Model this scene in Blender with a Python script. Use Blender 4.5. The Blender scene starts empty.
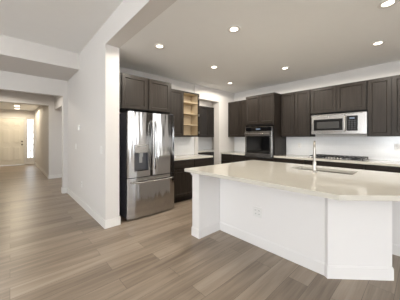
import bpy, bmesh, math, random
from mathutils import Vector, Matrix

random.seed(7)
S = bpy.context.scene
COL = S.collection
PI = math.pi

# ------------------------------------------------------------------ camera
AZ = math.radians(42.55)
cd = bpy.data.cameras.new('camera')
cd.sensor_width = 36.0
cd.lens = 207.0 / 400.0 * 36.0
cd.shift_y = -12.0 / 400.0
cd.clip_start = 0.05
cam = bpy.data.objects.new('camera', cd)
cam.location = (0, 0, 1.345)
cam.rotation_euler = (PI / 2, 0, -AZ)
COL.objects.link(cam)
S.camera = cam

# ------------------------------------------------------------------ view, world, daylight
S.view_settings.view_transform = 'Standard'
S.view_settings.look = 'None'
S.view_settings.gamma = 1.0
S.view_settings.use_curve_mapping = False
S.view_settings.exposure = 0.9

W = bpy.data.worlds.new('sky')
S.world = W
W.use_nodes = True
wn = W.node_tree.nodes
wn['Background'].inputs['Color'].default_value = (0.86, 0.93, 1.0, 1)
wn['Background'].inputs['Strength'].default_value = 2.2


def area(name, loc, rot, sx, sy, power, col=(1, 1, 1)):
    l = bpy.data.lights.new(name, 'AREA')
    l.shape = 'RECTANGLE'
    l.size, l.size_y, l.energy, l.color = sx, sy, power, col
    o = bpy.data.objects.new(name, l)
    o.location, o.rotation_euler = loc, rot
    COL.objects.link(o)
    return o


# daylight through the windows behind and beside the camera
DAY = (0.91, 0.96, 1.0)
TILT = math.radians(50)     # the sunlit ground outside throws much of the light upward
area('daylight_patio', (-1.2, -6.40, 1.2), (PI / 2 + TILT, 0, PI), 3.0, 2.2, 275, DAY)
area('daylight_nook', (3.1, -6.40, 1.45), (PI / 2 + TILT, 0, PI), 2.4, 1.6, 190, DAY)
area('daylight_side', (-6.02, 0.2, 1.45), (PI / 2 + TILT, 0, -PI / 2), 3.2, 1.7, 215, DAY)


# ------------------------------------------------------------------ materials
def lin(r, g, b):
    f = lambda c: (c / 255 / 12.92) if c / 255 <= 0.04045 else ((c / 255 + 0.055) / 1.055) ** 2.4
    return (f(r), f(g), f(b), 1)


def mat(name, col, rough=0.5, metal=0.0, noise=0.0, nscale=(8, 8, 8), bump=0.0, bscale=60, spec=0.5, coat=0.0):
    m = bpy.data.materials.new(name)
    m.use_nodes = True
    nt = m.node_tree
    b = nt.nodes['Principled BSDF']
    b.inputs['Base Color'].default_value = col
    b.inputs['Roughness'].default_value = rough
    b.inputs['Metallic'].default_value = metal
    b.inputs['Specular IOR Level'].default_value = spec
    b.inputs['Coat Weight'].default_value = coat
    b.inputs['Coat Roughness'].default_value = 0.05
    tc = nt.nodes.new('ShaderNodeTexCoord')
    mp = nt.nodes.new('ShaderNodeMapping')
    mp.inputs['Scale'].default_value = nscale
    nt.links.new(tc.outputs['Object'], mp.inputs['Vector'])
    n = nt.nodes.new('ShaderNodeTexNoise')
    n.inputs['Scale'].default_value = 1.0
    n.inputs['Detail'].default_value = 4
    nt.links.new(mp.outputs['Vector'], n.inputs['Vector'])
    mx = nt.nodes.new('ShaderNodeMix')
    mx.data_type = 'RGBA'
    mx.inputs['A'].default_value = tuple(c * (1 - noise) for c in col[:3]) + (1,)
    mx.inputs['B'].default_value = tuple(min(1, c * (1 + noise)) for c in col[:3]) + (1,)
    nt.links.new(n.outputs['Fac'], mx.inputs['Factor'])
    nt.links.new(mx.outputs['Result'], b.inputs['Base Color'])
    if bump:
        n2 = nt.nodes.new('ShaderNodeTexNoise')
        n2.inputs['Scale'].default_value = bscale
        nt.links.new(tc.outputs['Object'], n2.inputs['Vector'])
        bp = nt.nodes.new('ShaderNodeBump')
        bp.inputs['Strength'].default_value = bump
        bp.inputs['Distance'].default_value = 0.004
        nt.links.new(n2.outputs['Fac'], bp.inputs['Height'])
        nt.links.new(bp.outputs['Normal'], b.inputs['Normal'])
    return m


def emit(name, col, strength):
    m = bpy.data.materials.new(name)
    m.use_nodes = True
    b = m.node_tree.nodes['Principled BSDF']
    b.inputs['Base Color'].default_value = (0.5, 0.5, 0.5, 1) if strength > 1 else (0.02, 0.02, 0.02, 1)
    b.inputs['Emission Color'].default_value = col
    b.inputs['Emission Strength'].default_value = strength
    return m


def glass(name):
    m = bpy.data.materials.new(name)
    m.use_nodes = True
    nt = m.node_tree
    for n in list(nt.nodes):
        if n.type != 'OUTPUT_MATERIAL':
            nt.nodes.remove(n)
    t = nt.nodes.new('ShaderNodeBsdfTransparent')
    g = nt.nodes.new('ShaderNodeBsdfGlossy')
    g.inputs['Roughness'].default_value = 0.02
    x = nt.nodes.new('ShaderNodeMixShader')
    x.inputs[0].default_value = 0.06
    nt.links.new(t.outputs[0], x.inputs[1])
    nt.links.new(g.outputs[0], x.inputs[2])
    nt.links.new(x.outputs[0], nt.nodes['Material Output'].inputs['Surface'])
    return m


def floor_mat():
    m = bpy.data.materials.new('plank_floor')
    m.use_nodes = True
    nt = m.node_tree
    N, L = nt.nodes, nt.links
    b = N['Principled BSDF']
    tc = N.new('ShaderNodeTexCoord')
    br = N.new('ShaderNodeTexBrick')
    br.offset = 0.37
    br.offset_frequency = 2
    br.squash = 1.0
    br.inputs['Color1'].default_value = (0, 0, 0, 1)
    br.inputs['Color2'].default_value = (1, 1, 1, 1)
    br.inputs['Mortar'].default_value = (0.5, 0.5, 0.5, 1)
    br.inputs['Scale'].default_value = 1.0
    br.inputs['Mortar Size'].default_value = 0.0016
    br.inputs['Mortar Smooth'].default_value = 0.3
    br.inputs['Bias'].default_value = 0.0
    br.inputs['Brick Width'].default_value = 1.22
    br.inputs['Row Height'].default_value = 0.18
    L.new(tc.outputs['Object'], br.inputs['Vector'])
    # grain shifted per plank
    add = N.new('ShaderNodeVectorMath')
    add.operation = 'MULTIPLY_ADD'
    add.inputs[1].default_value = (37, 19, 7)
    L.new(br.outputs['Color'], add.inputs[0])
    L.new(tc.outputs['Object'], add.inputs[2])
    mp = N.new('ShaderNodeMapping')
    mp.inputs['Scale'].default_value = (1.1, 15, 1)
    L.new(add.outputs[0], mp.inputs['Vector'])
    n1 = N.new('ShaderNodeTexNoise')
    n1.inputs['Scale'].default_value = 1.0
    n1.inputs['Detail'].default_value = 5
    n1.inputs['Distortion'].default_value = 0.6
    L.new(mp.outputs['Vector'], n1.inputs['Vector'])
    mp2 = N.new('ShaderNodeMapping')
    mp2.inputs['Scale'].default_value = (4, 90, 1)
    L.new(add.outputs[0], mp2.inputs['Vector'])
    n2 = N.new('ShaderNodeTexNoise')
    n2.inputs['Scale'].default_value = 1.0
    n2.inputs['Detail'].default_value = 3
    L.new(mp2.outputs['Vector'], n2.inputs['Vector'])
    # fac = plank*0.5 + broad grain*0.4 + fine*0.15
    def math_(op, a, bb):
        k = N.new('ShaderNodeMath')
        k.operation = op
        for i, v in enumerate((a, bb)):
            if isinstance(v, (int, float)):
                k.inputs[i].default_value = v
            else:
                L.new(v, k.inputs[i])
        return k.outputs[0]
    sep = N.new('ShaderNodeSeparateColor')
    L.new(br.outputs['Color'], sep.inputs[0])
    f = math_('ADD', math_('ADD', math_('MULTIPLY', sep.outputs[0], 0.24), math_('MULTIPLY', n1.outputs['Fac'], 0.62)),
              math_('MULTIPLY', n2.outputs['Fac'], 0.20))
    cr = N.new('ShaderNodeValToRGB')
    e = cr.color_ramp.elements
    e[0].position = 0.25
    e[0].color = FL_DARK
    e[1].position = 0.95
    e[1].color = FL_LIGHT
    mid = cr.color_ramp.elements.new(0.58)
    mid.color = FL_MID
    L.new(f, cr.inputs['Fac'])
    mx = N.new('ShaderNodeMix')
    mx.data_type = 'RGBA'
    mx.inputs['B'].default_value = tuple(c * 0.75 for c in FL_DARK[:3]) + (1,)
    L.new(cr.outputs['Color'], mx.inputs['A'])
    L.new(br.outputs['Fac'], mx.inputs['Factor'])
    L.new(mx.outputs['Result'], b.inputs['Base Color'])
    b.inputs['Roughness'].default_value = 0.36
    bp = N.new('ShaderNodeBump')
    bp.inputs['Strength'].default_value = 0.15
    bp.inputs['Distance'].default_value = 0.002
    L.new(n2.outputs['Fac'], bp.inputs['Height'])
    L.new(bp.outputs['Normal'], b.inputs['Normal'])
    return m


def tile_mat(axis):
    """white glazed tiles on a wall that runs along the named axis"""
    m = bpy.data.materials.new('white_tile')
    m.use_nodes = True
    nt = m.node_tree
    N, L = nt.nodes, nt.links
    b = N['Principled BSDF']
    tc = N.new('ShaderNodeTexCoord')
    sp = N.new('ShaderNodeSeparateXYZ')
    cb = N.new('ShaderNodeCombineXYZ')
    L.new(tc.outputs['Object'], sp.inputs[0])
    L.new(sp.outputs[axis], cb.inputs[0])
    L.new(sp.outputs[2], cb.inputs[1])
    br = N.new('ShaderNodeTexBrick')
    br.inputs['Color1'].default_value = (0.78, 0.78, 0.785, 1)
    br.inputs['Color2'].default_value = (0.80, 0.80, 0.805, 1)
    br.inputs['Mortar'].default_value = (0.73, 0.73, 0.73, 1)
    br.inputs['Scale'].default_value = 1.0
    br.inputs['Mortar Size'].default_value = 0.0016
    br.inputs['Brick Width'].default_value = 0.152
    br.inputs['Row Height'].default_value = 0.076
    L.new(cb.outputs[0], br.inputs['Vector'])
    L.new(br.outputs['Color'], b.inputs['Base Color'])
    b.inputs['Roughness'].default_value = 0.18
    return m


def wood_mat(name, col, horiz=False, rough=0.42, contrast=0.65):
    m = mat(name, col, rough=rough, spec=0.2, noise=contrast, nscale=(3, 45, 60) if horiz else (45, 45, 2.4))
    nt = m.node_tree
    # each piece of timber gets its own shift of the grain
    oi = nt.nodes.new('ShaderNodeObjectInfo')
    vm = nt.nodes.new('ShaderNodeVectorMath')
    vm.operation = 'ADD'
    sc = nt.nodes.new('ShaderNodeVectorMath')
    sc.operation = 'SCALE'
    sc.inputs['Scale'].default_value = 50
    nt.links.new(oi.outputs['Random'], sc.inputs[0])
    tc = next(n for n in nt.nodes if n.type == 'TEX_COORD')
    mp = next(n for n in nt.nodes if n.type == 'MAPPING')
    nt.links.new(tc.outputs['Object'], vm.inputs[0])
    nt.links.new(sc.outputs[0], vm.inputs[1])
    nt.links.new(vm.outputs[0], mp.inputs['Vector'])
    return m


def steel_mat(name, base, rough, wave=0.0):
    m = bpy.data.materials.new(name)
    m.use_nodes = True
    nt = m.node_tree
    N, L = nt.nodes, nt.links
    b = N['Principled BSDF']
    b.inputs['Base Color'].default_value = base
    b.inputs['Metallic'].default_value = 1.0
    b.inputs['Roughness'].default_value = rough
    if wave:
        tc = N.new('ShaderNodeTexCoord')
        mp = N.new('ShaderNodeMapping')
        mp.inputs['Scale'].default_value = (12, 12, 0.8)
        L.new(tc.outputs['Object'], mp.inputs['Vector'])
        n = N.new('ShaderNodeTexNoise')
        n.inputs['Scale'].default_value = 1.0
        n.inputs['Detail'].default_value = 1.0
        L.new(mp.outputs['Vector'], n.inputs['Vector'])
        bp = N.new('ShaderNodeBump')
        bp.inputs['Strength'].default_value = wave
        bp.inputs['Distance'].default_value = 0.02
        L.new(n.outputs['Fac'], bp.inputs['Height'])
        L.new(bp.outputs['Normal'], b.inputs['Normal'])
    return m


FL_DARK = lin(106, 92, 78)
FL_MID = lin(151, 135, 118)
FL_LIGHT = lin(183, 168, 150)
M = {
    'wall': mat('wall_paint', lin(216, 212, 208), 0.75, noise=0.012, bump=0.10, bscale=90),
    'ceil': mat('ceiling_paint', lin(238, 237, 235), 0.85, noise=0.015, bump=0.25, bscale=55),
    'trim': mat('trim_paint', lin(226, 223, 219), 0.4, noise=0.008),
    'island': mat('island_paint', lin(233, 230, 228), 0.5, noise=0.008),
    'floor': floor_mat(),
    'tile_x': tile_mat(0), 'tile_y': tile_mat(1),
    'wood': wood_mat('espresso_wood', lin(47, 41, 36)),
    'wood_h': wood_mat('espresso_wood_drawer', lin(47, 41, 36), True),
    'box': wood_mat('espresso_box', lin(38, 33, 29)),
    'maple': wood_mat('maple_interior', lin(198, 181, 153), contrast=0.10),
    'quartz': mat('quartz', lin(207, 202, 191), 0.06, noise=0.035, nscale=(22, 22, 22), spec=0.6),
    'steel': steel_mat('stainless', (0.38, 0.365, 0.35, 1), 0.26),
    'steel_door': steel_mat('stainless_door', (0.46, 0.455, 0.45, 1), 0.13, 0.85),
    'chrome': steel_mat('brushed_nickel', (0.44, 0.41, 0.37, 1), 0.28),
    'dark_steel': mat('grey_case', lin(78, 81, 90), 0.4, metal=0.3, noise=0.03),
    'black': mat('black_plastic', lin(22, 22, 23), 0.35, noise=0.05),
    'black_glass': mat('black_glass', lin(14, 14, 15), 0.05, noise=0.05, spec=0.6),
    'iron': mat('cast_iron', lin(30, 30, 31), 0.5, noise=0.1, bump=0.2),
    'plate': mat('white_plastic', lin(228, 226, 223), 0.3, noise=0.005),
    'plate_grey': mat('grey_plastic', lin(150, 150, 148), 0.3, noise=0.02),
    'door': mat('door_paint', lin(234, 229, 218), 0.45, noise=0.008),
    'bronze': mat('dark_bronze', lin(52, 44, 38), 0.35, metal=0.8, noise=0.05),
    'glass': glass('clear_glass'),
    'lens': emit('lamp_lens', (1.0, 0.88, 0.70, 1), 3.0),
    'display': emit('display', (0.55, 0.75, 1.0, 1), 0.15),
    'keys': mat('key_grey', lin(52, 52, 54), 0.4, noise=0.02),
    'screen': mat('window_mesh', lin(50, 48, 46), 0.3, noise=0.02),
    'niche': mat('niche_grey', lin(74, 75, 80), 0.35, noise=0.02),
    'composite': mat('sink_composite', lin(92, 84, 75), 0.4, noise=0.05),
    'thermo': mat('thermostat_plastic', lin(246, 246, 244), 0.25, noise=0.004),
    'turf': mat('concrete', lin(205, 200, 192), 0.9, noise=0.05),
}


# ------------------------------------------------------------------ mesh helpers
def box(bm, x0, x1, y0, y1, z0, z1, bev=0.0):
    vs = [bm.verts.new((x, y, z)) for z in (z0, z1) for (x, y) in ((x0, y0), (x1, y0), (x1, y1), (x0, y1))]
    fs = [bm.faces.new([vs[i] for i in q]) for q in
          ((3, 2, 1, 0), (4, 5, 6, 7), (0, 1, 5, 4), (1, 2, 6, 5), (2, 3, 7, 6), (3, 0, 4, 7))]
    if bev:
        es = list({e for f in fs for e in f.edges})
        bmesh.ops.bevel(bm, geom=es, offset=bev, segments=2, profile=0.6, affect='EDGES')
    return fs


def prism(bm, poly, z0, z1, bev=0.0):
    a = [bm.verts.new((x, y, z0)) for x, y in poly]
    b = [bm.verts.new((x, y, z1)) for x, y in poly]
    n = len(poly)
    fs = [bm.faces.new(list(reversed(a))), bm.faces.new(b)]
    for i in range(n):
        fs.append(bm.faces.new((a[i], a[(i + 1) % n], b[(i + 1) % n], b[i])))
    if bev:
        es = list({e for f in fs for e in f.edges})
        bmesh.ops.bevel(bm, geom=es, offset=bev, segments=2, profile=0.6, affect='EDGES')


def tube(bm, pts, r, seg=12):
    pts = [Vector(p) for p in pts]
    rings = []
    up = None
    for i, p in enumerate(pts):
        d = (pts[min(i + 1, len(pts) - 1)] - pts[max(i - 1, 0)]).normalized()
        if up is None:
            up = Vector((0, 0, 1)) if abs(d.z) < 0.9 else Vector((1, 0, 0))
        s = d.cross(up).normalized()
        up = s.cross(d).normalized()
        rr = r[i] if isinstance(r, (list, tuple)) else r
        rings.append([bm.verts.new(p + (s * math.cos(t) + up * math.sin(t)) * rr)
                      for t in [2 * PI * k / seg for k in range(seg)]])
    for a, b in zip(rings, rings[1:]):
        for k in range(seg):
            bm.faces.new((a[k], a[(k + 1) % seg], b[(k + 1) % seg], b[k]))
    bm.faces.new(list(reversed(rings[0])))
    bm.faces.new(rings[-1])


def lathe(bm, prof, c=(0, 0, 0), axis='z', seg=24):
    """prof: (radius, height) pairs, closed at both ends"""
    rings = []
    def put(x, y, h):
        if axis == 'z':
            return (c[0] + x, c[1] + y, c[2] + h)
        if axis == 'y':
            return (c[0] + x, c[1] + h, c[2] + y)
        return (c[0] + h, c[1] + x, c[2] + y)
    for r, h in prof:
        rings.append([bm.verts.new(put(r * math.cos(2 * PI * k / seg), r * math.sin(2 * PI * k / seg), h)) for k in range(seg)])
    for a, b in zip(rings, rings[1:]):
        for k in range(seg):
            bm.faces.new((a[k], a[(k + 1) % seg], b[(k + 1) % seg], b[k]))
    bm.faces.new(list(reversed(rings[0])))
    bm.faces.new(rings[-1])


def shaker(bm, x0, x1, z0, z1, yf, t=0.02, rail=0.056, rec=0.013):
    """framed door whose front lies at y = yf and faces -y"""
    fs = box(bm, x0, x1, yf, yf + t, z0, z1)
    front = fs[2]
    bm.normal_update()
    bmesh.ops.inset_individual(bm, faces=[front], thickness=rail, use_even_offset=True)
    bmesh.ops.inset_individual(bm, faces=[front], thickness=0.009, use_even_offset=True)
    bmesh.ops.translate(bm, verts=list(front.verts), vec=(0, rec, 0))


def obj(name, bm, m, parent=None, smooth=False, loc=None):
    bmesh.ops.recalc_face_normals(bm, faces=bm.faces[:])
    me = bpy.data.meshes.new(name)
    bm.to_mesh(me)
    bm.free()
    me.materials.append(m)
    if smooth:
        for p in me.polygons:
            p.use_smooth = True
        try:
            me.set_sharp_from_angle(angle=math.radians(40))
        except Exception:
            pass
    o = bpy.data.objects.new(name, me)
    COL.objects.link(o)
    if parent is not None:
        o.parent = parent
    if loc:
        o.location = loc
    return o


def boxo(name, m, b, parent=None, bev=0.0):
    bm = bmesh.new()
    box(bm, *b, bev)
    return obj(name, bm, m, parent)


def tag(o, label, cat, group=None):
    o['label'], o['category'] = label, cat
    if group:
        o['group'] = group
    return o


def thing(name, label, cat, loc, rot=0.0, group=None):
    o = bpy.data.objects.new(name, None)
    o.empty_display_size = 0.1
    o.location = loc
    o.rotation_euler = (0, 0, rot)
    COL.objects.link(o)
    return tag(o, label, cat, group)


def struct(name, m, boxes, parent=None, bev=0.0):
    bm = bmesh.new()
    for b in boxes:
        box(bm, *b, bev)
    o = obj(name, bm, m, parent)
    if parent is None:
        o['kind'] = 'structure'
    return o


# ------------------------------------------------------------------ room shell
HK, HL = 2.743, 3.07        # kitchen ceiling, living room ceiling
WX0, WX1 = 1.045, 1.25      # wall between living room and kitchen
WE = 3.215                  # its end
KY = 4.05                   # refrigerator wall
OX = 5.18                   # oven wall
YB, XL = -6.6, -6.2         # behind / beside the camera

struct('floor', M['floor'], [(XL - .2, 7.4, YB - .2, 14.2, -0.12, 0)])
struct('ground', M['turf'], [(-30, 30, -30, 45, -0.3, -0.15)])['kind'] = 'structure'
struct('ceiling', M['ceil'], [(WX1, OX + .15, YB - .2, KY + .2, HK, HK + .1)])
struct('ceiling', M['ceil'], [(XL - .2, WX0 + .03, YB - .2, 4.79, HL, HL + .1)])
struct('ceiling', M['wall'], [(XL - .2, WX0 - .001, 4.79, 5.95, HK, HL + .1)])          # dropped band over the passage
struct('ceiling', M['ceil'], [(-2.2, 2.6, 6.1, 14.0, HK, HK + .1)])
# wall with the thermostat, and the header that carries on over the kitchen opening
bm = bmesh.new()
box(bm, WX0, WX1, WE, 6.1, 0, HL + .1)
obj('wall_left', bm, M['wall'])['kind'] = 'structure'
struct('wall_header', M['wall'], [(WX0, WX1, YB - .2, WE, HK - 0.001, HL + .1)])
# refrigerator wall, with the opening to the pantry
for b in ((WX1, 3.507, KY, KY + .2, 0, HK), (3.507, 3.628, KY - .02, KY + .2, 0, HK),
          (3.628, 4.465, KY, KY + .2, 2.39, HK), (4.465, OX + .2, KY, KY + .2, 0, HK)):
    struct('wall_back', M['wall'], [b])
struct('wall_right', M['wall'], [(OX, OX + .2, YB - .2, KY, 0, HK)])
# living room: the wall with the passage to the entry
struct('wall_passage', M['wall'], [(0.948, WX0, 5.95, 6.1, 0, HK), (-0.85, 0.948, 5.95, 6.1, 2.365, HK),
                                   (XL - .2, -0.85, 5.95, 6.1, 0, HK)])
# behind and beside the camera: walls with the windows the daylight comes through
struct('wall_rear', M['wall'], [(XL - .2, -2.75, YB - .2, YB, 0, HL), (-2.75, .35, YB - .2, YB, 2.35, HL), (.35, 1.85, YB - .2, YB, 0, HL),
                                (1.85, 4.35, YB - .2, YB, 0, .6), (1.85, 4.35, YB - .2, YB, 2.3, HL), (4.35, OX + .2, YB - .2, YB, 0, HL)])
struct('wall_side', M['wall'], [(XL - .2, XL, YB, -1.45, 0, HL), (XL - .2, XL, -1.45, 1.85, 0, .55), (XL - .2, XL, -1.45, 1.85, 2.35, HL),
                                (XL - .2, XL, 1.85, 5.95, 0, HL)])


def window(idx, loc, rot, w, h, nx):
    r = bpy.data.objects.new('window_%d' % idx, None)
    r.location, r.rotation_euler = loc, (0, 0, rot)
    r['kind'] = 'structure'
    COL.objects.link(r)
    bm = bmesh.new()
    f = 0.06
    box(bm, 0, w, -.05, .05, 0, f)
    box(bm, 0, w, -.05, .05, h - f, h)
    for k in range(nx + 1):
        x = k * (w - f) / nx
        box(bm, x, x + f, -.049, .049, f, h - f)
    obj('window_frame', bm, M['trim'], r)
    boxo('pane', M['glass'], (f, w - f, -.004, .004, f, h - f), r)


window(1, (-2.75, YB - .1, 0), 0, 3.1, 2.35, 2)
window(2, (1.85, YB - .1, .6), 0, 2.5, 1.7, 2)
window(3, (XL - .1, -1.45, .55), PI / 2, 3.3, 1.8, 3)

# entry hall
struct('wall_hall', M['wall'], [(.942, 1.10, 8.38, 13.75, 0, HK), (1.10, 2.6, 8.38, 8.53, 0, HK), (-.70, .942, 8.38, 8.53, 2.415, HK),
                                (-2.2, -.70, 8.38, 8.53, 0, HK), (2.45, 2.6, 6.1, 8.38, 0, HK), (-2.2, -2.05, 6.1, 14.0, 0, HK)])
struct('trim_1', M['wall'], [(1.10, 2.45, 6.9, 8.38, 2.28, HK)])      # dropped soffit in the side passage
struct('wall_entry', M['wall'], [(-2.05, -.412, 13.75, 13.9, 0, HK), (.522, .625, 13.75, 13.9, 0, HK), (-.412, .522, 13.75, 13.9, 2.302, HK),
                                 (.915, .942, 13.75, 13.9, 0, HK), (.625, .915, 13.75, 13.9, 0, .30), (.625, .915, 13.75, 13.9, 2.33, HK)])
# baseboards
BH, BT = .125, .015
struct('baseboard_left', M['trim'], [(WX0 - BT, WX0, WE - BT, 5.95, 0, BH), (WX0, WX1 + BT, WE - BT, WE, 0, BH), (WX1, WX1 + BT, WE, KY, 0, BH)], bev=.003)
struct('baseboard_passage', M['trim'], [(.948 - BT, WX0 - BT, 5.95 - BT, 5.95, 0, BH), (.948 - BT, .948, 5.95, 6.1, 0, BH),
                                        (XL, -.85, 5.95 - BT, 5.95, 0, BH)], bev=.003)
struct('baseboard_hall', M['trim'], [(.942 - BT, 2.45, 8.38 - BT, 8.38, 0, BH), (.942 - BT, .942, 8.38, 13.75, 0, BH),
                                     (.60, .942 - BT, 13.75 - BT, 13.75, 0, BH), (-2.05, -.52, 13.75 - BT, 13.75, 0, BH)], bev=.003)
struct('baseboard_right', M['trim'], [(OX - BT, OX, YB, -.62, 0, BH)], bev=.003)
struct('baseboard_back', M['trim'], [(3.535, 3.64, KY - .02 - BT, KY - .02, 0, BH), (4.45, 4.54, KY - BT, KY, 0, BH)], bev=.003)

# front door with six panels, and its sidelight
d1 = bpy.data.objects.new('door_1', None)
d1.location = (-.41, 13.76, 0)
d1['kind'] = 'structure'
COL.objects.link(d1)
DW, DH = .93, 2.30
bm = bmesh.new()
box(bm, 0, DW, .0, .045, .01, DH)
for (x0, x1) in ((.11, .425), (.505, .82)):
    for (z0, z1) in ((.22, .94), (1.06, 1.80), (1.92, 2.18)):
        box(bm, x0, x1, -.012, .01, z0, z1, .003)
        box(bm, x0 + .045, x1 - .045, -.026, .01, z0 + .045, z1 - .045, .012)
obj('door_slab', bm, M['door'], d1)
bm = bmesh.new()
lathe(bm, [(.03, 0), (.03, -.012), (.012, -.02), (.012, -.045), (.028, -.05), (.03, -.065), (.02, -.078)], (DW - .07, 0, 1.02), 'y', 16)
obj('knob', bm, M['bronze'], d1, True)
bm = bmesh.new()
lathe(bm, [(.03, 0), (.03, -.014), (.022, -.026)], (DW - .07, 0, 1.17), 'y', 16)
obj('deadbolt', bm, M['bronze'], d1, True)
struct('trim_2', M['trim'], [(-.49, -.412, 13.73, 13.76, 0, 2.38), (.522, .60, 13.73, 13.76, 0, 2.38), (-.412, .522, 13.73, 13.76, 2.302, 2.38)], bev=.004)
w4 = bpy.data.objects.new('window_4', None)
w4.location = (.625, 13.80, .30)
w4['kind'] = 'structure'
COL.objects.link(w4)
bm = bmesh.new()
box(bm, 0, .29, -.03, .03, 0, .035)
box(bm, 0, .29, -.03, .03, 1.995, 2.03)
box(bm, 0, .03, -.03, .03, .035, 1.995)
box(bm, .26, .29, -.03, .03, .035, 1.995)
for k in range(1, 6):
    box(bm, .03, .26, -.012, .012, .03 + k * .326, .062 + k * .326)
box(bm, .132, .158, -.011, .011, .035, 1.995)
obj('window_frame', bm, M['trim'], w4)
boxo('pane', M['glass'], (.03, .26, -.003, .003, .035, 1.995), w4)

# pantry beyond the opening
for b in ((3.1, 5.75, 5.42, 5.57, 0, HK), (5.60, 5.75, KY + .2, 5.42, 0, HK), (3.1, 3.25, KY + .2, 5.42, 0, HK)):
    struct('wall_pantry', M['wall'], [b])
struct('ceiling', M['ceil'], [(3.1, 5.75, KY + .2, 5.57, HK, HK + .1)])


# ------------------------------------------------------------------ cabinets
def cabinet(name, label, loc, rot, w, d, h, doors=(), drawers=(), toe=0.0, group=None, cat='cabinet', body_boxes=None):
    """back-left-bottom corner at loc, front faces local -y; doors (x0,x1,z0,z1) stand 20 mm proud"""
    loc = (loc[0] - (.002 if rot else 0), loc[1] - (0 if rot else .002), loc[2])
    r = thing(name, label, cat, loc, rot, group)
    yf = -(d - .02)
    bm = bmesh.new()
    for b in (body_boxes or [(0, w, yf, 0, toe, h)]):
        box(bm, *b)
    obj('cabinet_body', bm, M['box'], r)
    if toe:
        boxo('toe_kick', M['box'], (0.0, w, yf + .07, yf + .085, 0, toe), r)
    for q in doors:
        bm = bmesh.new()
        shaker(bm, *q, -d)
        obj('door', bm, M['wood'], r)
    for q in drawers:
        bm = bmesh.new()
        box(bm, q[0], q[1], -d, -d + .02, q[2], q[3], .003)
        obj('drawer', bm, M['wood_h'], r)
    return r


UZ, UH = 1.375, 1.045
G = .012
WG = 'dark upper cabinets'
BG = 'dark base cabinets'
# over the refrigerator
cabinet('wall_cabinet', 'short dark two-door cabinet directly above the stainless refrigerator', (WX1 + .005, KY, 1.845), 0, 1.145, .60, .602,
        [(.135, .600, .012, .590), (.638, 1.10, .012, .590)], group=WG)
# half open cabinet beside it
cw, cdp = 1.005, .33
t = .018
r = cabinet('wall_cabinet', 'dark upper cabinet with one door missing, bare pale shelves showing inside', (2.405, KY, UZ), 0, cw, cdp, UH,
            [(.012, .498, .010, UH - .010)], group=WG,
            body_boxes=[(0, t, -.31, 0, 0, UH), (cw - t, cw, -.31, 0, 0, UH), (t, cw - t, -.31, 0, UH - t, UH), (t, cw - t, -.31, 0, 0, t),
                        (.485, .52, -.31, -.29, t, UH - t), (t, .485, -.31, -.29, UH - .04, UH - t), (.52, cw - t, -.31, -.29, UH - .03, UH - t),
                        (.52, cw - t, -.31, -.29, t, .035), (cw - t - .02, cw - t, -.31, -.29, t + .017, UH - .03)])
bm = bmesh.new()
box(bm, t, cw - t, -.012, -.002, t, UH - t)
box(bm, cw - t - .006, cw - t, -.289, -.012, t, UH - t)
box(bm, t, t + .006, -.289, -.012, t, UH - t)
box(bm, t + .006, cw - t - .006, -.289, -.012, t, t + .006)
box(bm, t + .006, cw - t - .006, -.289, -.012, UH - t - .006, UH - t)
obj('lining', bm, M['maple'], r)['label'] = 'bare maple-coloured interior'
for z in (.272, .535, .80):
    sh = boxo('shelf', M['maple'], (t + .008, cw - t - .008, -.285, -.014, z, z + .018), r)
    sh['label'] = 'pale bare shelf board'
for z in (.10, .52, .93):
    bm = bmesh.new()
    box(bm, cw - t - .012, cw - t + .004, -.325, -.30, z - .025, z + .025, .004)
    obj('hinge', bm, M['chrome'], r)['label'] = 'bare nickel hinge cup'
# base run beside the refrigerator
cabinet('base_cabinet', 'dark base cabinet standing between the refrigerator and the pantry opening', (2.40, KY, 0), 0, 1.125, .63, .889,
        [(.01, .565, .125, .695), (.585, 1.115, .125, .695)], [(.01, .565, .715, .875), (.585, 1.115, .715, .875)], .10, BG)

R = -PI / 2     # faces -x
cabinet('wall_cabinet', 'dark two-door upper cabinet in the corner between pantry opening and wall oven', (OX, 4.045, UZ), R, .845, .32, UH,
        [(.012, .405, .01, UH - .01), (.425, .835, .01, UH - .01)], group=WG)
cabinet('base_cabinet', 'dark base cabinet in the corner, under the short worktop next to the wall oven', (OX, 4.045, 0), R, .845, .63, .889,
        [(.01, .415, .125, .695), (.43, .835, .125, .695)], [(.01, .415, .715, .875), (.43, .835, .715, .875)], .10, BG)
# tall oven housing
TW = .80
cabinet('oven_cabinet', 'tall dark floor-to-upper cabinet that houses the wall oven', (OX, 3.195, 0), R, TW, .63, 2.42,
        [(.012, .395, 1.70, 2.408), (.405, TW - .012, 1.70, 2.408)], [(.012, TW - .012, .125, .48), (.012, TW - .012, .495, .845)], .10,
        body_boxes=[(0, .02, -.61, 0, .10, 2.42), (TW - .02, TW, -.61, 0, .10, 2.42), (.02, TW - .02, -.61, 0, 1.66, 2.42),
                    (.02, TW - .02, -.61, 0, .10, .86), (.02, TW - .02, -.02, 0, .86, 1.66)])
# upper cabinets
cabinet('wall_cabinet', 'dark two-door upper cabinet hung between wall oven and microwave', (OX, 2.385, UZ), R, .67, .32, UH,
        [(.012, .33, .01, UH - .01), (.342, .66, .01, UH - .01)], group=WG)
cabinet('wall_cabinet', 'short dark two-door cabinet directly above the microwave', (OX, 1.71, 1.868), R, .975, .32, .552,
        [(.012, .482, .01, .542), (.494, .963, .01, .542)], group=WG)
cabinet('wall_cabinet', 'tall dark upper cabinet beside the control panel end of the microwave', (OX, .73, UZ), R, .67, .32, UH,
        [(.012, .33, .01, UH - .01), (.342, .66, .01, UH - .01)], group=WG)
cabinet('wall_cabinet', 'dark upper cabinet at the end of the run, second from the microwave', (OX, .055, UZ), R, .66, .32, UH,
        [(.012, .325, .01, UH - .01), (.337, .65, .01, UH - .01)], group=WG)
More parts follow.
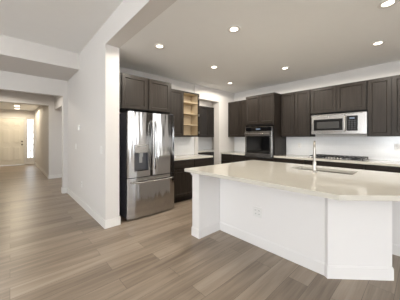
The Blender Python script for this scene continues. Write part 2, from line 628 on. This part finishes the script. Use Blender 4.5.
# base run under the cooktop
cabinet('base_cabinet', 'dark base cabinet beside the wall oven, under the long worktop', (OX, 2.39, 0), R, .67, .63, .889,
        [(.01, .325, .125, .695), (.345, .66, .125, .695)], [(.01, .66, .715, .875)], .10, BG)
cabinet('base_cabinet', 'dark base cabinet under the cooktop', (OX, 1.715, 0), R, .985, .63, .889,
        [(.01, .485, .125, .695), (.50, .975, .125, .695)], [(.01, .975, .715, .875)], .10, BG)
cabinet('base_cabinet', 'dark base cabinet under the worktop, just past the cooktop', (OX, .725, 0), R, .665, .63, .889,
        [(.01, .325, .125, .695), (.34, .655, .125, .695)], [(.01, .655, .715, .875)], .10, BG)
cabinet('base_cabinet', 'dark base cabinet at the far end of the long worktop', (OX, .055, 0), R, .66, .63, .889,
        [(.01, .32, .125, .695), (.335, .65, .125, .695)], [(.01, .65, .715, .875)], .10, BG)
# pantry cabinets
cabinet('wall_cabinet', 'dark upper cabinet seen through the pantry opening', (4.14, 5.42, UZ), 0, 1.42, .36, UH,
        [(.012, .455, .01, UH - .01), (.467, .915, .01, UH - .01), (.927, 1.408, .01, UH - .01)], group=WG)
cabinet('base_cabinet', 'dark base cabinet inside the pantry, glimpsed past the white wall end', (4.14, 5.42, 0), 0, 1.42, .63, .889,
        [(.01, .70, .125, .695), (.72, 1.41, .125, .695)], [(.01, .70, .715, .875), (.72, 1.41, .715, .875)], .10, BG)


def top(name, label, boxes):
    bm = bmesh.new()
    for b in boxes:
        box(bm, *b, .003)
    return tag(obj(name, bm, M['quartz']), label, 'countertop', 'pale stone worktops')


CZ0, CZ1 = .8895, .93
top('countertop', 'pale stone worktop beside the refrigerator', [(2.39, 3.53, 3.39, 4.038, CZ0, CZ1)])
top('countertop', 'short pale stone worktop in the corner by the wall oven', [(4.52, 5.168, 3.205, 4.038, CZ0, CZ1)])
top('countertop', 'long pale stone worktop with the cooktop set into it', [(4.52, 5.168, -.60, 2.388, CZ0, CZ1)])
top('countertop', 'pale stone worktop inside the pantry', [(4.10, 5.585, 4.77, 5.408, CZ0, CZ1)])


def splash(label, m, b):
    tag(boxo('backsplash', m, b), label, 'backsplash', 'white tile backsplashes')


splash('white tiled backsplash beside the refrigerator, under the half-open cabinet', M['tile_x'], (2.40, 3.505, KY - .011, KY - .0005, CZ1 + .0005, UZ - .001))
splash('white tiled backsplash in the corner by the wall oven', M['tile_y'], (OX - .011, OX - .0005, 3.205, 4.04, CZ1 + .0005, UZ - .001))
splash('long white tiled backsplash behind the cooktop', M['tile_y'], (OX - .011, OX - .0005, -.60, 2.39, CZ1 + .0005, UZ - .001))
splash('white tiled backsplash inside the pantry', M['tile_x'], (4.14, 5.56, 5.42 - .011, 5.4195, CZ1 + .0005, UZ - .001))

# ------------------------------------------------------------------ refrigerator
FX0, FX1, FY = 1.382, 2.30, 3.2
fw_, fm = FX1 - FX0, (FX1 - FX0) / 2
fr = thing('refrigerator', 'stainless french-door refrigerator with water dispenser standing in the wall alcove', 'refrigerator', (FX0, 4.0, 0))
fd = 4.0 - FY
boxo('case', M['dark_steel'], (.005, fw_ - .005, -fd + .075, 0, .03, 1.765), fr, .006)
boxo('toe_grille', M['black'], (.02, fw_ - .02, -fd + .10, -fd + .13, 0, .055), fr)


def bulged(bm, x0, x1, z0, z1, y_edge, t, n=10, belly=.022, cut=None):
    """door slab with a gently bowed front; cut = (x0,x1,z0,z1,depth) sinks a niche into it"""
    xs = [x0 + (x1 - x0) * k / n for k in range(n + 1)]
    zs = [z0, z1]
    if cut:
        xs = sorted([x for x in xs if min(abs(x - cut[0]), abs(x - cut[1])) > .015] + [cut[0], cut[1]])
        zs = [z0, cut[2], cut[3], z1]
    def yy(x):
        u = (x - x0) / (x1 - x0)
        e = min(u, 1 - u) * (x1 - x0)
        rnd = max(0.0, 1 - e / .022)
        return y_edge - belly * (1 - (2 * u - 1) ** 2) + .018 * rnd * rnd
    g = [[bm.verts.new((x, yy(x), z)) for x in xs] for z in zs]
    bk = [[bm.verts.new((x, y_edge + t, z)) for x in (x0, x1)] for z in (z0, z1)]
    for j in range(len(zs) - 1):
        for i in range(len(xs) - 1):
            if cut and j == 1 and cut[0] <= xs[i] + 1e-6 and xs[i + 1] <= cut[1] + 1e-6:
                continue
            bm.faces.new((g[j][i], g[j][i + 1], g[j + 1][i + 1], g[j + 1][i]))
    bm.faces.new((bk[0][1], bk[0][0], bk[1][0], bk[1][1]))
    bm.faces.new([bk[0][0], bk[0][1]] + list(reversed(g[0])))
    bm.faces.new([bk[1][1], bk[1][0]] + g[-1])
    bm.faces.new([bk[0][0]] + [g[j][0] for j in range(len(zs))] + [bk[1][0]])
    bm.faces.new([bk[1][1]] + [g[j][-1] for j in reversed(range(len(zs)))] + [bk[0][1]])
    if cut:
        i0, i1 = xs.index(cut[0]), xs.index(cut[1])
        lo = [g[1][i] for i in range(i0, i1 + 1)]
        hi = [g[2][i] for i in range(i0, i1 + 1)]
        yb = y_edge + cut[4]
        b = [bm.verts.new(p) for p in ((cut[0], yb, cut[2]), (cut[1], yb, cut[2]), (cut[1], yb, cut[3]), (cut[0], yb, cut[3]))]
        bm.faces.new((b[0], b[1], b[2], b[3]))
        bm.faces.new(lo + [b[1], b[0]])
        bm.faces.new([b[3], b[2]] + list(reversed(hi)))
        bm.faces.new((lo[0], b[0], b[3], hi[0]))
        bm.faces.new((lo[-1], hi[-1], b[2], b[1]))


DX0, DX1, DZ0, DZ1 = .105, .36, .80, 1.235
for side in (0, 1):
    bm = bmesh.new()
    x0, x1 = (0, fm - .003) if side == 0 else (fm + .003, fw_)
    bulged(bm, x0, x1, .70, 1.775, -fd + .015, .055, cut=(DX0, DX1, DZ0, DZ1, .04) if side == 0 else None)
    dr = obj('door', bm, M['steel_door'], fr, True)
    hx = fm - .032 if side == 0 else fm + .032
    bm = bmesh.new()
    pts = []
    for k in range(17):
        u = k / 16
        pts.append((hx, -fd - .004 - .050 * math.sin(PI * u) ** .32, .80 + .84 * u))
    tube(bm, pts, .011, 10)
    obj('handle', bm, M['steel'], dr, True)
    if side == 0:
        dp = boxo('dispenser_panel', M['steel'], (DX0 + .004, DX1 - .004, -fd - .016, -fd + .03, 1.10, DZ1 - .004), dr, .004)
        boxo('dispenser_screen', M['plate_grey'], (DX0 + .05, DX1 - .05, -fd - .018, -fd - .010, 1.195, 1.218), dr)
        bm = bmesh.new()
        box(bm, DX0 + .003, DX1 - .003, -fd + .046, -fd + .0535, DZ0 + .003, 1.10)
        box(bm, DX0 + .003, DX0 + .008, -fd + .0, -fd + .046, DZ0 + .003, 1.10)
        box(bm, DX1 - .008, DX1 - .003, -fd + .0, -fd + .046, DZ0 + .003, 1.10)
        obj('dispenser_niche', bm, M['niche'], dr)
        bm = bmesh.new()
        box(bm, .20, .265, -fd + .005, -fd + .04, 1.03, 1.10, .006)
        box(bm, .205, .26, -fd + .025, -fd + .035, .93, 1.035, .003)
        obj('dispenser_paddle', bm, M['plate_grey'], dr)
        boxo('drip_tray', M['black'], (DX0 + .01, DX1 - .01, -fd - .006, -fd + .044, DZ0 + .002, DZ0 + .014), dr)
bm = bmesh.new()
bulged(bm, 0, fw_, .03, .688, -fd + .015, .055, n=16)
dr = obj('freezer_drawer', bm, M['steel_door'], fr, True)
bm = bmesh.new()
pts = [(.05 + (fw_ - .10) * k / 20, -fd - .006 - .062 * math.sin(PI * k / 20) ** .5, .615) for k in range(21)]
tube(bm, pts, .0125, 10)
obj('handle', bm, M['steel'], dr, True)
for x in (.03, fw_ - .10):
    boxo('hinge_cover', M['dark_steel'], (x, x + .07, -fd + .02, -fd + .16, 1.7655, 1.79), fr, .005)
bm = bmesh.new()
lathe(bm, [(.018, 0), (.018, -.004), (.015, -.005)], (.06, -fd + .002, 1.68), 'y', 16)
obj('emblem', bm, M['chrome'], fr, True)

# ------------------------------------------------------------------ wall oven
ow = thing('wall_oven', 'stainless built-in wall oven in the tall dark cabinet', 'oven', (4.545, 3.175, .865), R)
OWW, OWH = .76, .765
boxo('oven_body', M['dark_steel'], (.02, OWW - .02, -.005, .55, .01, OWH - .01), ow)
bm = bmesh.new()
box(bm, 0, OWW, -.03, -.005, 0, OWH)
obj('frame', bm, M['steel'], ow)
cp = boxo('control_panel', M['black_glass'], (.02, OWW - .02, -.036, -.029, OWH - .115, OWH - .02), ow, .002)
boxo('display', M['display'], (.32, .44, -.0375, -.0355, OWH - .08, OWH - .05), cp)
dr = boxo('oven_door', M['steel'], (.008, OWW - .008, -.055, -.030, .03, OWH - .125), ow, .004)
boxo('oven_window', M['black_glass'], (.055, OWW - .055, -.059, -.0545, .105, .525), dr, .002)
bm = bmesh.new()
box(bm, .07, .095, -.10, -.055, .575, .60)
box(bm, OWW - .095, OWW - .07, -.10, -.055, .575, .60)
tube(bm, [(.035, -.105, .588), (OWW - .035, -.105, .588)], .014, 12)
obj('handle', bm, M['steel'], dr, True)

# ------------------------------------------------------------------ microwave
MWW, MWH = .945, .405
mw = thing('microwave', 'stainless over-the-range microwave mounted above the cooktop', 'microwave', (OX, 1.667, 1.425), R)
boxo('case', M['dark_steel'], (0, MWW, -.36, -.012, 0, MWH), mw, .003)
boxo('fascia', M['steel'], (0, MWW, -.385, -.36, 0, MWH), mw, .003)
dr = boxo('microwave_door', M['steel'], (.03, .60, -.405, -.386, .045, MWH - .03), mw, .004)
boxo('microwave_window', M['black_glass'], (.055, .575, -.409, -.404, .075, MWH - .10), dr, .003)
boxo('window_screen', M['screen'], (.115, .515, -.4105, -.4085, .115, MWH - .155), dr)
bm = bmesh.new()
tube(bm, [(.617, -.385, .06), (.617, -.44, .085), (.617, -.447, .2), (.617, -.44, MWH - .085), (.617, -.385, MWH - .06)], .0135, 10)
obj('handle', bm, M['chrome'], dr, True)
cp = boxo('control_panel', M['black_glass'], (.64, .81, -.404, -.386, .06, MWH - .06), mw, .003)
boxo('display', M['display'], (.685, .765, -.4055, -.4035, MWH - .12, MWH - .09), cp)
bm = bmesh.new()
for i in range(3):
    for j in range(5):
        box(bm, .667 + i * .043, .697 + i * .043, -.4065, -.4035, .085 + j * .038, .108 + j * .038, .002)
obj('keypad', bm, M['keys'], cp)
bm = bmesh.new()
for k in range(14):
    box(bm, .05 + k * .06, .10 + k * .06, -.387, -.3845, MWH - .02, MWH - .012)
obj('vent_slots', bm, M['black'], mw)
bm = bmesh.new()
lathe(bm, [(.014, 0), (.014, -.003), (.011, -.004)], (.33, -.4045, MWH - .06), 'y', 16)
obj('emblem', bm, M['chrome'], dr, True)

# ------------------------------------------------------------------ cooktop
ck = thing('cooktop', 'gas cooktop with black iron grates set in the long pale worktop', 'cooktop', (5.10, 1.655, CZ1 + .001), R)
CW, CD = .93, .52
boxo('cooktop_plate', M['steel'], (0, CW, -CD, 0, 0, .012), ck, .004)
for (x, y, rr) in ((.17, -.14, .04), (.17, -.39, .045), (.465, -.25, .06), (.76, -.14, .045), (.76, -.39, .04)):
    bm = bmesh.new()
    lathe(bm, [(rr + .02, .012), (rr + .02, .02), (rr, .022), (rr, .030), (rr - .01, .033)], (x, y, 0), 'z', 20)
    obj('burner', bm, M['iron'], ck, True)
for x0 in (.02, .325, .63):
    x1 = x0 + .28
    bm = bmesh.new()
    z0, z1 = .040, .053
    for y in (-.495, -.26, -.03):
        if y == -.495 and x0 > .3 and x0 < .6:
            y = -.42
        box(bm, x0, x1, y, y + .014, z0, z1)
    yb = -.42 if .3 < x0 < .6 else -.495
    for x in (x0, x0 + .09, x0 + .18, x1 - .014):
        box(bm, x, x + .014, yb, -.016, z0, z1 - .001)
    for x in (x0, x1 - .014):
        for y in (yb, -.03):
            box(bm, x, x + .014, y, y + .014, .012, z0)
    obj('grate', bm, M['iron'], ck)
for k in range(5):
    bm = bmesh.new()
    lathe(bm, [(.017, .012), (.017, .028), (.014, .036), (.011, .038)], (.365 + k * .05, -.475, 0), 'z', 14)
    obj('knob', bm, M['chrome'], ck, True)

# ------------------------------------------------------------------ island
isl = thing('kitchen_island', 'white panelled kitchen island with a clipped corner standing on the plank floor', 'island', (2.27, 1.3, 0))
ox, oy = 2.27, 1.3


def P(x, y):
    return (x - ox, y - oy)


IZ = .8885
A, B, C, D = (2.27, 2.06), (2.27, .615), (2.665, .215), (3.27, .235)
bm = bmesh.new()
prism(bm, [P(2.27, 2.04), P(2.27, .62), P(2.38, .62), P(2.38, 2.04)], 0, IZ)
obj('long_panel', bm, M['island'], isl)
bm = bmesh.new()
prism(bm, [P(2.248, .635), P(2.665, .213), P(2.74, .28), P(2.36, .665), P(2.27, .665)], 0, IZ)
obj('corner_panel', bm, M['island'], isl)
bm = bmesh.new()
box(bm, 2.70 - ox, 3.28 - ox, .27 - oy, .31 - oy, 0, IZ)
box(bm, 3.27 - ox, 3.36 - ox, -.55 - oy, .27 - oy, 0, IZ)
obj('end_panel', bm, M['island'], isl)
bm = bmesh.new()
box(bm, 1.862 - ox, 3.345 - ox, 2.045 - oy, 2.185 - oy, 0, IZ)
obj('wing_wall', bm, M['island'], isl)
bm = bmesh.new()
box(bm, 3.345 - ox, 3.36 - ox, .27 - oy, 2.185 - oy, .10, IZ)
obj('back_panel', bm, M['island'], isl)
for k in range(3):
    bm = bmesh.new()
    y0 = .32 + k * .62
    # doors of the working side face +x
    fs = box(bm, 3.361 - ox, 3.38 - ox, y0 - oy, y0 + .59 - oy, .13, .86)
    front = fs[3]
    bm.normal_update()
    bmesh.ops.inset_individual(bm, faces=[front], thickness=.058, use_even_offset=True)
    bmesh.ops.inset_individual(bm, faces=[front], thickness=.004, use_even_offset=True)
    bmesh.ops.translate(bm, verts=list(front.verts), vec=(-.008, 0, 0))
    obj('door', bm, M['island'], isl)


def off_base(bm, poly, t, z0, z1):
    """skirting that follows an open polyline on its left side"""
    n = len(poly)
    outs = []
    for i in range(n):
        p = Vector(poly[i])
        ds = []
        if i > 0:
            ds.append((Vector(poly[i]) - Vector(poly[i - 1])).normalized())
        if i < n - 1:
            ds.append((Vector(poly[i + 1]) - Vector(poly[i])).normalized())
        ns = [Vector((-d.y, d.x)) for d in ds]
        m = sum(ns, Vector((0, 0))).normalized()
        outs.append(p + m * (t / max(.3, m.dot(ns[0]))))
    for i in range(n - 1):
        q = [poly[i], poly[i + 1], tuple(outs[i + 1]), tuple(outs[i])]
        prism(bm, q, z0, z1)


bm = bmesh.new()
line = [(3.27, -.55), (3.27, .27), (2.73, .27), (2.665, .213), (2.248, .635), (2.27, .665), (2.27, 2.045), (1.862, 2.045), (1.862, 2.185), (3.345, 2.185)]
line = [P(*q) for q in line]
off_base(bm, line, .009, 0, .112)
off_base(bm, line, .005, .112, .122)
obj('baseboard', bm, M['island'], isl)
bm = bmesh.new()
line2 = [P(2.27, 2.045), P(1.862, 2.045), P(1.862, 2.185), P(2.6, 2.185)]
off_base(bm, line2, .016, IZ - .045, IZ)
off_base(bm, line2, .008, IZ - .06, IZ - .045)
obj('cap_trim', bm, M['island'], isl)

# island worktop with the sink cut-out
SX0, SX1, SY0, SY1 = 2.85, 3.19, .56, 1.25


def rounded(x0, x1, y0, y1, r, n=5):
    out = []
    for cx, cy, a0 in ((x1 - r, y1 - r, 0), (x0 + r, y1 - r, 90), (x0 + r, y0 + r, 180), (x1 - r, y0 + r, 270)):
        for k in range(n + 1):
            a = math.radians(a0 + 90 * k / n)
            out.append((cx + r * math.cos(a), cy + r * math.sin(a)))
    return out


outer = [(1.745, 2.155), (1.765, .425), (2.45, -.27), (2.45, -.60), (3.405, -.60), (3.405, 2.215), (1.745, 2.215)]
inner = rounded(SX0, SX1, SY0, SY1, .03)
bm = bmesh.new()
ed = []
for loop in (outer, inner):
    vs = [bm.verts.new((x, y, CZ0)) for x, y in loop]
    ed += [bm.edges.new((vs[i], vs[(i + 1) % len(vs)])) for i in range(len(vs))]
res = bmesh.ops.triangle_fill(bm, use_beauty=True, use_dissolve=False, edges=ed)
fcs = [f for f in bm.faces if not (SX0 < f.calc_center_median().x < SX1 and SY0 < f.calc_center_median().y < SY1)]
drop = [f for f in bm.faces if f not in fcs]
if drop:
    bmesh.ops.delete(bm, geom=drop, context='FACES_ONLY')
ex = bmesh.ops.extrude_face_region(bm, geom=bm.faces[:])
bmesh.ops.translate(bm, verts=[v for v in ex['geom'] if isinstance(v, bmesh.types.BMVert)], vec=(0, 0, CZ1 - CZ0))
o = tag(obj('countertop', bm, M['quartz']), 'large pale polished stone slab on top of the white island', 'countertop', 'pale stone worktops')
bv = o.modifiers.new('edge', 'BEVEL')
bv.width, bv.segments, bv.limit_method = .003, 2, 'ANGLE'

sk = thing('kitchen_sink', 'rectangular undermount sink sunk into the pale island slab', 'sink', (0, 0, .68))
sk.location = ((SX0 + SX1) / 2, (SY0 + SY1) / 2, .68)
hx, hy = (SX1 - SX0) / 2, (SY1 - SY0) / 2
bm = bmesh.new()
lo = rounded(-hx + .012, hx - .012, -hy + .012, hy - .012, .03)
hi = rounded(-hx - .004, hx + .004, -hy - .004, hy + .004, .032)
fl = rounded(-hx - .03, hx + .03, -hy - .03, hy + .03, .04)
rings = [[bm.verts.new((x, y, z)) for x, y in lp] for lp, z in ((lo, .0), (hi, .2085), (fl, .2085))]
for a, b in zip(rings, rings[1:]):
    for i in range(len(a)):
        bm.faces.new((a[i], a[(i + 1) % len(a)], b[(i + 1) % len(a)], b[i]))
bm.faces.new(rings[0])
o = obj('basin', bm, M['composite'], sk)
so = o.modifiers.new('gauge', 'SOLIDIFY')
so.thickness, so.offset = .0015, 0
bm = bmesh.new()
lathe(bm, [(.045, .001), (.045, .004), (.03, .004), (.028, .002)], (0, .05, 0), 'z', 20)
obj('drain', bm, M['chrome'], sk, True)

# faucet: tall gooseneck, its spout turned over the sink
fa = thing('kitchen_faucet', 'tall brushed-nickel gooseneck faucet standing on the island slab by the sink', 'faucet', (2.70, .905, CZ1 + .0005), math.radians(18))
bm = bmesh.new()
lathe(bm, [(.027, 0), (.027, .005), (.021, .012), (.019, .05), (.019, .12), (.0155, .135)], (0, 0, 0), 'z', 20)
obj('base', bm, M['chrome'], fa, True)
bm = bmesh.new()
pts = [(0, 0, .12), (0, 0, .20), (0, 0, .285)]
rad = .085
for k in range(1, 13):
    a = PI * k / 12
    pts.append((rad - rad * math.cos(a), 0, .285 + rad * math.sin(a)))
pts.append((2 * rad, 0, .265))
tube(bm, pts, .0135, 14)
obj('spout', bm, M['chrome'], fa, True)
bm = bmesh.new()
lathe(bm, [(.0135, 0), (.017, -.015), (.019, -.07), (.0165, -.095)], (2 * rad, 0, .275), 'z', 18)
obj('spray_head', bm, M['chrome'], fa, True)
bm = bmesh.new()
tube(bm, [(.018, 0, .085), (.045, 0, .088)], .011, 12)
tube(bm, [(.045, 0, .088), (.062, -.004, .105), (.075, -.008, .150)], [.007, .006, .005], 10)
obj('lever', bm, M['chrome'], fa, True)


# ------------------------------------------------------------------ plates on the walls
def plate(name, label, cat, loc, rot, kind, w=.075, h=.118, group=None):
    """front faces local -y"""
    r = thing(name, label, cat, loc, rot, group)
    boxo('cover_plate', M['plate'], (-w / 2, w / 2, -.006, 0, -h / 2, h / 2), r, .0025)
    if kind == 'outlet':
        for z, cx in [(z, c) for z in (-.022, .022) for c in ((-.025, .025) if w > .1 else (0,))]:
            bm = bmesh.new()
            box(bm, cx - .017, cx + .017, -.009, -.005, z - .014, z + .014, .003)
            s = obj('socket', bm, M['plate'], r)
            bm = bmesh.new()
            box(bm, cx - .008, cx - .005, -.0095, -.008, z - .004, z + .006)
            box(bm, cx + .005, cx + .008, -.0095, -.008, z - .004, z + .006)
            box(bm, cx - .002, cx + .002, -.0095, -.008, z - .010, z - .006)
            obj('slots', bm, M['black'], s)
    else:
        n = max(1, round(w / .075))
        for k in range(n):
            x = (k - (n - 1) / 2) * .046
            bm = bmesh.new()
            box(bm, x - .016, x + .016, -.010, -.005, -.033, .033, .002)
            obj('rocker', bm, M['plate'], r)
    return r


OG = 'wall outlets'
plate('outlet', 'white wide outlet plate low on the long white island panel', 'outlet', (2.2695, 1.412, .425), R, 'outlet', .125, .125, OG)
plate('outlet', 'white outlet on the tiled backsplash between wall oven and cooktop', 'outlet', (OX - .0115, 2.06, 1.165), R, 'outlet', group=OG)
plate('outlet', 'white outlet on the tiled backsplash past the cooktop', 'outlet', (OX - .0115, .345, 1.18), R, 'outlet', group=OG)
plate('outlet', 'white outlet near the floor below the thermostat', 'outlet', (WX0 - .0005, 4.58, .43), R, 'outlet', group=OG)
plate('light_switch', 'white light switch on the wall below the thermostat', 'switch', (WX0 - .0005, 5.08, 1.165), R, 'switch', .12, group='light switches')
plate('light_switch', 'white light switch close to the wall end beside the refrigerator', 'switch', (WX0 - .0005, 3.39, 1.16), R, 'switch', group='light switches')
th = thing('thermostat', 'small white thermostat on the pale wall beside the entry passage', 'thermostat', (WX0 - .0005, 4.80, 1.55), R)
boxo('thermostat_body', M['thermo'], (-.066, .066, -.026, 0, -.052, .052), th, .008)
boxo('screen', M['plate_grey'], (-.035, .035, -.0255, -.0235, -.012, .03), th)


# ------------------------------------------------------------------ lights in the ceiling
def spot(parent, power, z=-.02, ang=174, col=(1.0, .93, .82)):
    l = bpy.data.lights.new('lamp_light', 'SPOT')
    l.energy, l.color, l.spot_size, l.spot_blend, l.shadow_soft_size = power, col, math.radians(ang), .2, .05
    o = bpy.data.objects.new('lamp_light', l)
    o.location = (0, 0, z)
    o.parent = parent
    COL.objects.link(o)


def downlight(label, x, y, z=HK, power=29, group='recessed ceiling lights'):
    r = thing('recessed_light', label, 'ceiling light', (x, y, z), 0, group)
    bm = bmesh.new()
    n = 28
    prof = [(.052, -.001), (.088, -.001), (.086, -.007), (.062, -.010), (.050, -.006)]
    rings = [[bm.verts.new((q * math.cos(2 * PI * k / n), q * math.sin(2 * PI * k / n), h)) for k in range(n)] for q, h in prof]
    for i in range(len(rings)):
        a, b = rings[i], rings[(i + 1) % len(rings)]
        for k in range(n):
            bm.faces.new((a[k], a[(k + 1) % n], b[(k + 1) % n], b[k]))
    obj('trim_ring', bm, M['trim'], r, True)
    bm = bmesh.new()
    lathe(bm, [(.050, -.0005), (.051, -.005), (.04, -.008), (.02, -.009)], seg=28)
    obj('lens', bm, M['lens'], r, True)
    spot(r, power)


for lab, x, y in (
        ('recessed ceiling light nearest the end of the thermostat wall, over the floor before the refrigerator', 1.674, 2.733),
        ('recessed ceiling light over the long seating edge of the island', 2.117, 1.661),
        ('recessed ceiling light over the floor between refrigerator and island', 2.959, 2.816),
        ('recessed ceiling light in the inner corner, between pantry opening and wall oven', 4.12, 3.361),
        ('recessed ceiling light in front of the cabinet between wall oven and microwave', 4.046, 1.898),
        ('recessed ceiling light in front of the cabinet just past the microwave', 3.99, .473),
        ('recessed ceiling light above the clipped corner of the island, beyond all the others', 2.884, .263)):
    downlight(lab, x, y)
for lab, x, y in (('ceiling light in the entry hall, nearer of two', .222, 11.88), ('ceiling light in the entry hall close to the front door', .25, 12.9)):
    r = thing('flush_light', lab, 'ceiling light', (x, y, HK), 0, 'entry hall lights')
    bm = bmesh.new()
    lathe(bm, [(.10, -.001), (.10, -.012), (.095, -.015)], seg=28)
    obj('fixture_base', bm, M['chrome'], r, True)
    bm = bmesh.new()
    lathe(bm, [(.09, -.015), (.088, -.025), (.07, -.034), (.03, -.038)], seg=28)
    obj('diffuser', bm, M['lens'], r, True)
    spot(r, 15 if y > 12.5 else 46, -.06, 176, (1.0, .87, .65))
downlight('added ceiling light, out of view, brightening the passage before the entry hall', -.2, 7.1, HK, 40, 'entry hall lights')  # added lamp, hidden behind the header, to brighten the passage
downlight('recessed ceiling light inside the pantry', 4.5, 4.95, HK, 30, 'pantry lights')
